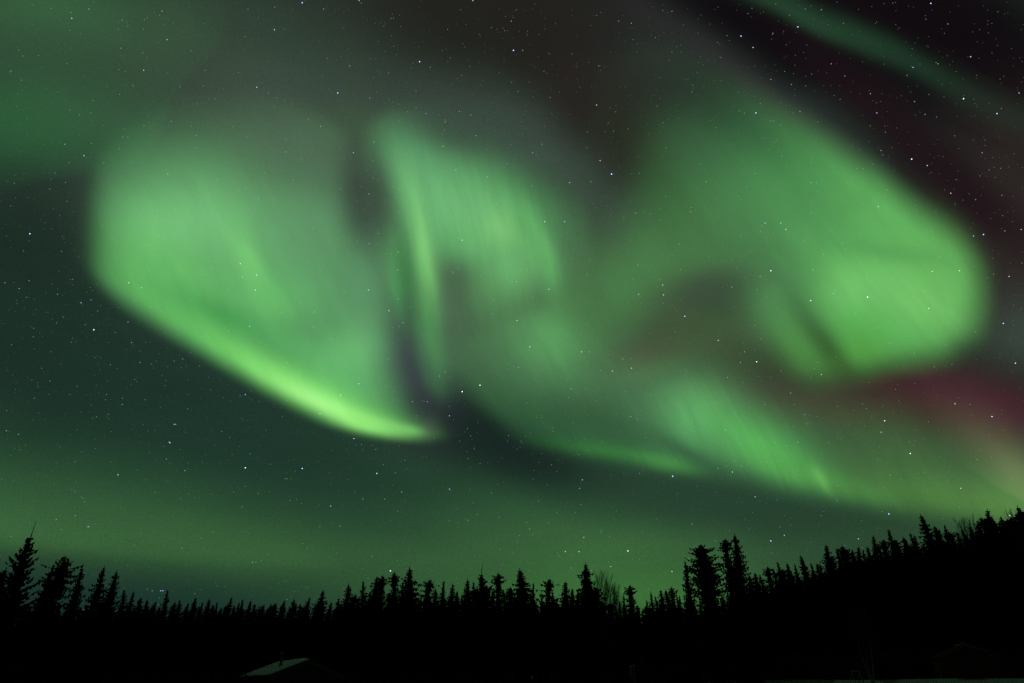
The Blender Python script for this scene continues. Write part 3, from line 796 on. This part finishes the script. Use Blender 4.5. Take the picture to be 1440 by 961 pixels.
# ------------------------------------------------------------ stars
def stars():
    S = """101,26,3 125,13,2 72,12,1 228,16,2 203,28,1 235,56,3 170,68,2 202,99,3 54,78,1 32,79,1 16,100,1 30,113,1 425,4,4 455,13,2 386,42,3 361,123,3 475,131,4 286,121,1 168,133,1 241,171,2 269,178,1 98,155,1 112,162,1 128,159,1 91,203,2 118,219,3 168,210,1 172,193,1 236,245,2 276,191,1 402,196,1 402,214,2 412,254,1 345,265,1 451,178,2 20,258,1 92,257,1 70,266,1 15,290,1
505,1,3 665,1,3 590,87,5 605,95,1 492,93,2 520,138,2 648,14,1 722,71,5 735,71,2 719,30,2 726,14,1 691,39,1 550,26,1 870,30,2 888,33,2 945,16,2 932,15,1 842,93,2 804,76,1 839,148,3 728,129,1 719,116,1 599,160,2 585,152,1 585,128,1 646,157,2 662,162,2 626,172,2 669,191,2 623,206,2 526,200,2 497,215,3 561,171,1 749,215,2 762,203,2 712,230,1 641,239,2 685,249,2 844,226,3 860,245,6 801,257,3 831,256,2 899,244,1 894,300,2 766,312,3 794,312,3 937,208,1 826,186,1 519,273,2 561,298,1
1042,51,4 1059,67,3 1122,38,4 1087,47,2 1009,60,1 1309,5,4 1155,14,2 1091,6,1 1186,33,1 1333,34,2 1365,80,3 1284,95,3 1355,139,4 1402,160,4 1433,131,3 1233,159,3 1286,143,2 1301,161,2 1224,132,2 1169,90,2 1188,107,2 1084,112,2 1113,119,2 1133,121,1 1063,159,4 1125,157,2 1282,224,4 1304,233,3 1239,212,2 1228,231,1 1214,237,1 1381,215,2 1337,272,3 1372,281,2 1391,239,1 1235,291,3 1409,275,2 1140,257,2 1062,244,1 993,256,2 1076,314,3 1098,314,3 971,298,2 1319,90,2
42,329,5 7,398,2 27,406,2 41,395,2 114,426,3 128,422,2 81,414,2 132,464,4 102,393,1 181,398,3 199,405,3 338,371,3 341,390,2 359,408,3 361,387,3 351,459,3 287,386,1 321,465,1 180,453,2 185,482,2 197,510,2 257,505,2 213,512,1 245,508,1 345,555,3 239,623,3 247,597,2 172,569,2 479,556,3 450,582,3 26,611,2 9,606,2 442,439,2
519,343,2 518,408,3 547,437,3 560,421,2 567,454,2 561,459,1 650,338,3 637,383,2 726,396,2 727,451,3 745,488,3 830,367,1 898,414,3 932,401,3 933,415,3 897,373,2 818,495,3 829,495,2 861,522,3 888,518,3 876,505,2 650,551,5 675,542,4 632,585,3 626,523,2 618,529,2 580,565,2 601,565,2 729,517,2 803,547,2 887,586,2 505,540,3 498,617,3 891,393,1 772,407,3 560,355,2 559,380,2
1105,323,3 1084,381,4 1069,389,2 1029,404,2 1140,423,4 1220,418,5 1306,434,3 1311,382,3 1349,381,3 1143,380,2 1172,413,2 963,445,4 1010,479,3 1064,509,4 1041,510,2 1047,495,2 1155,527,3 1023,531,2 1112,553,2 1244,592,5 1239,608,3 1132,583,2 1343,568,3 1395,586,4 1428,511,4 1411,455,4 1383,330,4 1369,332,3 1413,325,2 1436,323,3 1419,389,3 1280,638,4 1122,622,2 1020,605,2
238,622,3 345,658,4 425,659,4 530,666,4 166,668,3 234,646,2 260,662,2 124,741,3 106,725,2 79,731,2 465,712,3 510,702,2 541,702,2 565,692,2 632,688,3 658,732,2 478,740,2 549,803,4 226,831,3 229,831,3 214,831,2 355,791,2 189,767,1 497,617,2 245,597,3
946,670,5 819,675,3 815,687,2 1030,664,3 1062,699,3 1250,723,4 1351,687,3 1420,725,4 883,775,4 859,797,3 795,776,3 814,776,3 821,756,3 803,799,2 745,744,2 945,804,3 1084,761,4 1103,753,3 1207,758,3 1010,659,2 973,737,2"""
    R = random.Random(77); bm = bmesh.new()
    st = [tuple(float(q) for q in w.split(',')) for w in S.split()]
    for i in range(15000):
        st.append((R.uniform(-700, 2100), R.uniform(-900, 860), R.choice([0, 0, 0, 0, 0, 0, .1, .4, .4, .8])))
    rad = 36000
    for cx, cy, b in st:
        d = direction(cx, cy); far = (FWD * 960 + Vector((1, 0, 0)) * (cx - 720) + UPV * (480.5 - cy)).length
        r = (0.50 + 0.075 * b) / far * rad       # radius in chart units
        c = EYE + d * rad
        u = d.cross(Vector((0, 0, 1))).normalized(); w = d.cross(u)
        # a few corner-ward stars are drawn out a little, as round stars otherwise
        pts = [c + u * r, c + w * r, c - u * r, c - w * r, c + d * r, c - d * r]
        v = [bm.verts.new(p) for p in pts]
        hue = R.random()
        mi = (0 if b < .05 else 1 if b < .6 else 2 if b < 1.5 else 3 if b < 2.5 else 4 if b < 3.5 else 5)
        if mi >= 3 and hue < (.8 if cy < 420 and b > 3 else .4): mi += 3
        for i in range(4):
            for e in (4, 5):
                f = bm.faces.new((v[i], v[(i + 1) % 4], v[e])); f.material_index = mi
    def sm(nm, c, s):
        mt = bpy.data.materials.new(nm); mt.use_nodes = True; mt.cycles.emission_sampling = 'NONE'
        T = Tree(mt.node_tree); T.n.clear()
        em = T.new('ShaderNodeEmission'); em.inputs[0].default_value = (*c, 1); em.inputs[1].default_value = s
        out = T.new('ShaderNodeOutputMaterial'); T.link(em.outputs[0], out.inputs[0]); return mt
    mats = [sm('star_faintest', (.8, 1, .9), .12), sm('star_fainter', (.9, 1, .9), .20), sm('star_faint', (.85, 1, .95), .33),
            sm('star_small', (.95, 1, .9), .50), sm('star_clear', (1, .97, .9), .95), sm('star_bright', (1, 1, 1), 2.0),
            sm('star_small_blue', (.5, .7, 1), .6), sm('star_clear_blue', (.42, .5, 1), 1.3), sm('star_bright_blue', (.5, .5, 1), 2.4)]
    o = mesh_obj('stars', bm, mats)
    tag(o, 'white and bluish stars scattered over the whole sky', 'stars', kind='stuff')
stars()
# ------------------------------------------------------------ buildings and small things
def frame_at(px, py, dist, yaw):
    p = at(px, py, dist); z = ground_z(p.x, p.y)
    return p.x, p.y, z

def gable_cabin(name, label, loc, yaw, w, l, hw, hr, over, snow_l, door, window, stove=None, zs=0.0, cat='cabin'):
    """gable end faces local -Y; ridge runs along local +Y"""
    root = empty(name, loc, yaw); tag(root, label, cat)
    bm = bmesh.new()
    # four walls with gables, 0.15 thick, board relief
    x = w / 2
    prof = [(-x, -.4), (x, -.4), (x, hw), (0, hr), (-x, hw)]
    f0 = [bm.verts.new((a, 0, b)) for a, b in prof]; f1 = [bm.verts.new((a, l, b)) for a, b in prof]
    bm.faces.new(f0); bm.faces.new(f1[::-1])
    for i in range(5):
        if i == 0: continue
        j = (i + 1) % 5; bm.faces.new((f0[i], f1[i], f1[j], f0[j]))
    mesh_obj('wall', bm, M_LOG, root)
    # horizontal logs / boards standing proud of the gable end and the sides
    bm = bmesh.new(); n = int(hr / .24)
    for k in range(n):
        z = k * .24 + .02
        half = x if z < hw else x * (hr - z) / (hr - hw)
        if half < .3: break
        if z > 2.15 or not door:
            box(bm, -half, half, -.045, -.004, z, z + .20)
        else:
            dx0, dx1 = door
            box(bm, -half, dx0, -.045, -.004, z, z + .20); box(bm, dx1, half, -.045, -.004, z, z + .20)
        if z < hw - .2:
            box(bm, -x - .045, -x - .004, 0, l, z, z + .20); box(bm, x + .004, x + .045, 0, l, z, z + .20)
    mesh_obj('cladding', bm, M_LOG, root)
    # roof: two slabs with overhang + snow on top
    sl = (hr - hw) / x; ex = x + over; zt = hr + .03; ze = hr - sl * ex + .03
    def slab(s, t0, t1, ov, name, mat, par, lump=0.0, ridge=0.0):
        b = bmesh.new(); nx, ny = (10, 12) if lump else (1, 1)
        top = {}; bot = {}
        for i in range(nx + 1):
            for j in range(ny + 1):
                u = i / nx; v = j / ny
                X = s * (ex + ov) * u; Y = -over - ov + (l + 2 * over + 2 * ov) * v
                Z = hr + .03 - sl * abs(X)
                edge = min(1, 6 * min(u if False else 1, 1 - u, v, 1 - v) + .35) if lump else 1
                h = t1 * edge + (lump * mnoise.noise(Vector((X * .9, Y * .9, s * 3.0))) if lump else 0)
                top[i, j] = b.verts.new((X, Y, Z + max(t0 + .02, h))); bot[i, j] = b.verts.new((X, Y, Z + t0))
        for i in range(nx):
            for j in range(ny):
                b.faces.new((top[i, j], top[i + 1, j], top[i + 1, j + 1], top[i, j + 1]))
                b.faces.new((bot[i, j], bot[i, j + 1], bot[i + 1, j + 1], bot[i + 1, j]))
        for i in range(nx):
            b.faces.new((top[i, 0], bot[i, 0], bot[i + 1, 0], top[i + 1, 0])); b.faces.new((top[i, ny], top[i + 1, ny], bot[i + 1, ny], bot[i, ny]))
        for j in range(ny):
            b.faces.new((top[0, j], top[0, j + 1], bot[0, j + 1], bot[0, j])); b.faces.new((top[nx, j], bot[nx, j], bot[nx, j + 1], top[nx, j + 1]))
        bmesh.ops.recalc_face_normals(b, faces=b.faces[:])
        return mesh_obj(name, b, mat, par, smooth=bool(lump))
    roof = empty('roof'); roof.parent = root
    slab(-1, 0, .10, 0, 'roof_panel', M_DOOR, roof); slab(1, .002, .10, 0, 'roof_panel', M_DOOR, roof)
    for s, th in ((-1, snow_l[0]), (1, snow_l[1])):
        if th: slab(s, .105, .10 + th, .04, 'snow_cover', M_ROOFSNOW, roof, lump=.04)
    bm = bmesh.new()          # barge boards along the front rake
    for s in (-1, 1):
        a = math.atan(sl)
        L = ex / math.cos(a)
        Mx = Matrix.Translation((0, -over - .035, hr + .02)) @ Matrix.Rotation(s * a, 4, 'Y')
        if s > 0: box(bm, .01, L, 0, .03, -.16, .09, Mx)
        else: box(bm, -L, -.01, 0, .03, -.16, .09, Mx)
    mesh_obj('barge_board', bm, M_TRIM, root)
    if door:
        dx0, dx1 = door
        d = empty('door'); d.parent = root
        b = bmesh.new(); box(b, dx0 + .06, dx1 - .06, -.06, -.01, .05, 2.0)
        for k in range(5):
            xx = dx0 + .10 + (dx1 - dx0 - .2) * k / 5; box(b, xx, xx + (dx1 - dx0 - .2) / 5 - .02, -.075, -.058, .07, 1.98)
        mesh_obj('door_leaf', b, M_DOOR, d)
        b = bmesh.new(); box(b, dx0, dx0 + .06, -.08, -.01, 0, 2.1); box(b, dx1 - .06, dx1, -.08, -.01, 0, 2.1); box(b, dx0, dx1, -.082, -.012, 2.02, 2.12)
        mesh_obj('door_frame', b, M_TRIM, d)
        b = bmesh.new(); box(b, dx1 - .16, dx1 - .12, -.12, -.076, .98, 1.10); mesh_obj('handle', b, M_METAL, d)
    if window:
        cx, cz, ww, wh = window
        wn = empty('window'); wn.parent = root
        b = bmesh.new()
        for (a0, a1, b0, b1) in ((cx - ww / 2 - .07, cx + ww / 2 + .07, cz + wh / 2, cz + wh / 2 + .07), (cx - ww / 2 - .07, cx + ww / 2 + .07, cz - wh / 2 - .07, cz - wh / 2),
                                 (cx - ww / 2 - .07, cx - ww / 2, cz - wh / 2, cz + wh / 2), (cx + ww / 2, cx + ww / 2 + .07, cz - wh / 2, cz + wh / 2), (cx - .02, cx + .02, cz - wh / 2, cz + wh / 2)):
            box(b, a0, a1, -.09, -.046, b0, b1)
        mesh_obj('window_frame', b, M_TRIM, wn)
        b = bmesh.new(); box(b, cx - ww / 2 + .002, cx + ww / 2 - .002, -.062, -.05, cz - wh / 2 + .002, cz + wh / 2 - .002); mesh_obj('pane', b, M_GLASS, wn)
    if stove:
        sx, sy, h = stove; zb = hr - sl * abs(sx)
        b = bmesh.new(); tube(b, [(sx, sy, zb - .1), (sx, sy, zb + h)], [.09, .09], 12)
        ch = mesh_obj('chimney', b, M_METAL, root)
        b = bmesh.new(); tube(b, [(sx, sy, zb + h + .03), (sx, sy, zb + h + .10), (sx, sy, zb + h + .2)], [.16, .15, .02], 12)
        mesh_obj('cap', b, M_METAL, ch)
        b = bmesh.new(); tube(b, [(sx, sy, zb + .02), (sx, sy, zb + .40)], [.22, .11], 12); mesh_obj('flashing', b, M_METAL, ch)
    return root

p = at(434, 926, 57)
rz = 3.70
CAB_YAW = math.radians(30)
gz = p.z - rz
gable_cabin('log_cabin', 'low wooden cabin at lower left, its left roof slope white with snow', (p.x, p.y, gz), CAB_YAW, 4.7, 10.2, 2.6, rz - .2, .35,
            (.12, 0), None, (.9, 1.65, .7, .8), stove=(-1.25, 3.0, 1.0))
p = at(1354, 905, 62)
gz = ground_z(p.x, p.y)
shed_h = p.z - gz
gable_cabin('shed', 'small dark shed on the snow at lower right, almost lost against the slope', (p.x, p.y, gz), math.radians(-22), 3.4, 3.6, shed_h - .85, shed_h - .12, .2,
            (.0, .012), (-.35, .55), None, cat='shed')
# lean-to beside it
q = at(1408, 957, 62)
lt = empty('woodshed', (q.x, q.y, ground_z(q.x, q.y)), math.radians(-22)); tag(lt, 'low lean-to woodshed against the right side of the dark shed', 'woodshed')
for x in (-.8, .75):
    for y in (0, 1.6):
        bm = bmesh.new(); box(bm, x, x + .09, y, y + .09, -.3, 1.75 if x < 0 else 1.4)
        mesh_obj('post', bm, M_LOG, lt)
bm = bmesh.new(); box(bm, -.98, 1.0, -.2, 1.9, 0, .05, Matrix.Translation((0, 0, 1.60)) @ Matrix.Rotation(math.atan(.35 / 1.55), 4, 'Y')); mesh_obj('roof', bm, M_DOOR, lt)
bm = bmesh.new()
RR = random.Random(3)
for i in range(9):
    for j in range(6):
        x = -.62 + i * .155; z = .10 + j * .155
        tube(bm, [(x, .15 + RR.uniform(0, .05), z), (x, 1.5, z)], [.072 + RR.uniform(-.01, .004)] * 2, 7)
mesh_obj('firewood', bm, M_LOG, lt)

# pale posts and a trestle near the snow
for i, (px, py, lab) in enumerate([(887, 938, 'pale wooden post at the forest foot below centre right, left one of a tight pair'),
                                   (891, 937, 'pale wooden post at the forest foot below centre right, right one of a tight pair'),
                                   (748, 953, 'faint pale wooden post at the bottom edge, standing alone')]):
    t = at(px, py, 53.5); z = ground_z(t.x, t.y)
    r = empty('wooden_post', (t.x, t.y, z), RR.uniform(0, 1)); tag(r, lab, 'post', 'pale posts at the forest foot')
    bm = bmesh.new(); h = t.z - z
    tube(bm, [(0, 0, -.3), (0.01, 0, h * .5), (0, 0, h - .05), (0, 0, h)], [.075, .07, .068, .05], 8); mesh_obj('pole', bm, M_POST, r)
    bm = bmesh.new(); tube(bm, [(0, 0, h + .001), (0, 0, h + .05), (0, 0, h + .08)], [.07, .06, .02], 8); mesh_obj('snow_cap', bm, M_ROOFSNOW, r)
t = at(1202, 943, 52); z = ground_z(t.x, t.y)
r = empty('trestle', (t.x, t.y, z), .2); tag(r, 'small pale wooden trestle on the ground left of the birches', 'trestle')
h = max(.55, t.z - z)
bm = bmesh.new(); box(bm, -.32, .32, -.05, .05, h - .09, h); mesh_obj('beam', bm, M_POST, r)
for sx in (-.24, .24):
    for sy in (-1, 1):
        bm = bmesh.new(); tube(bm, [(sx + .12 * (1 if sx > 0 else -1) * .5, sy * .24, -.05), (sx, sy * .03, h - .06)], [.035, .035], 6); mesh_obj('leg', bm, M_POST, r)
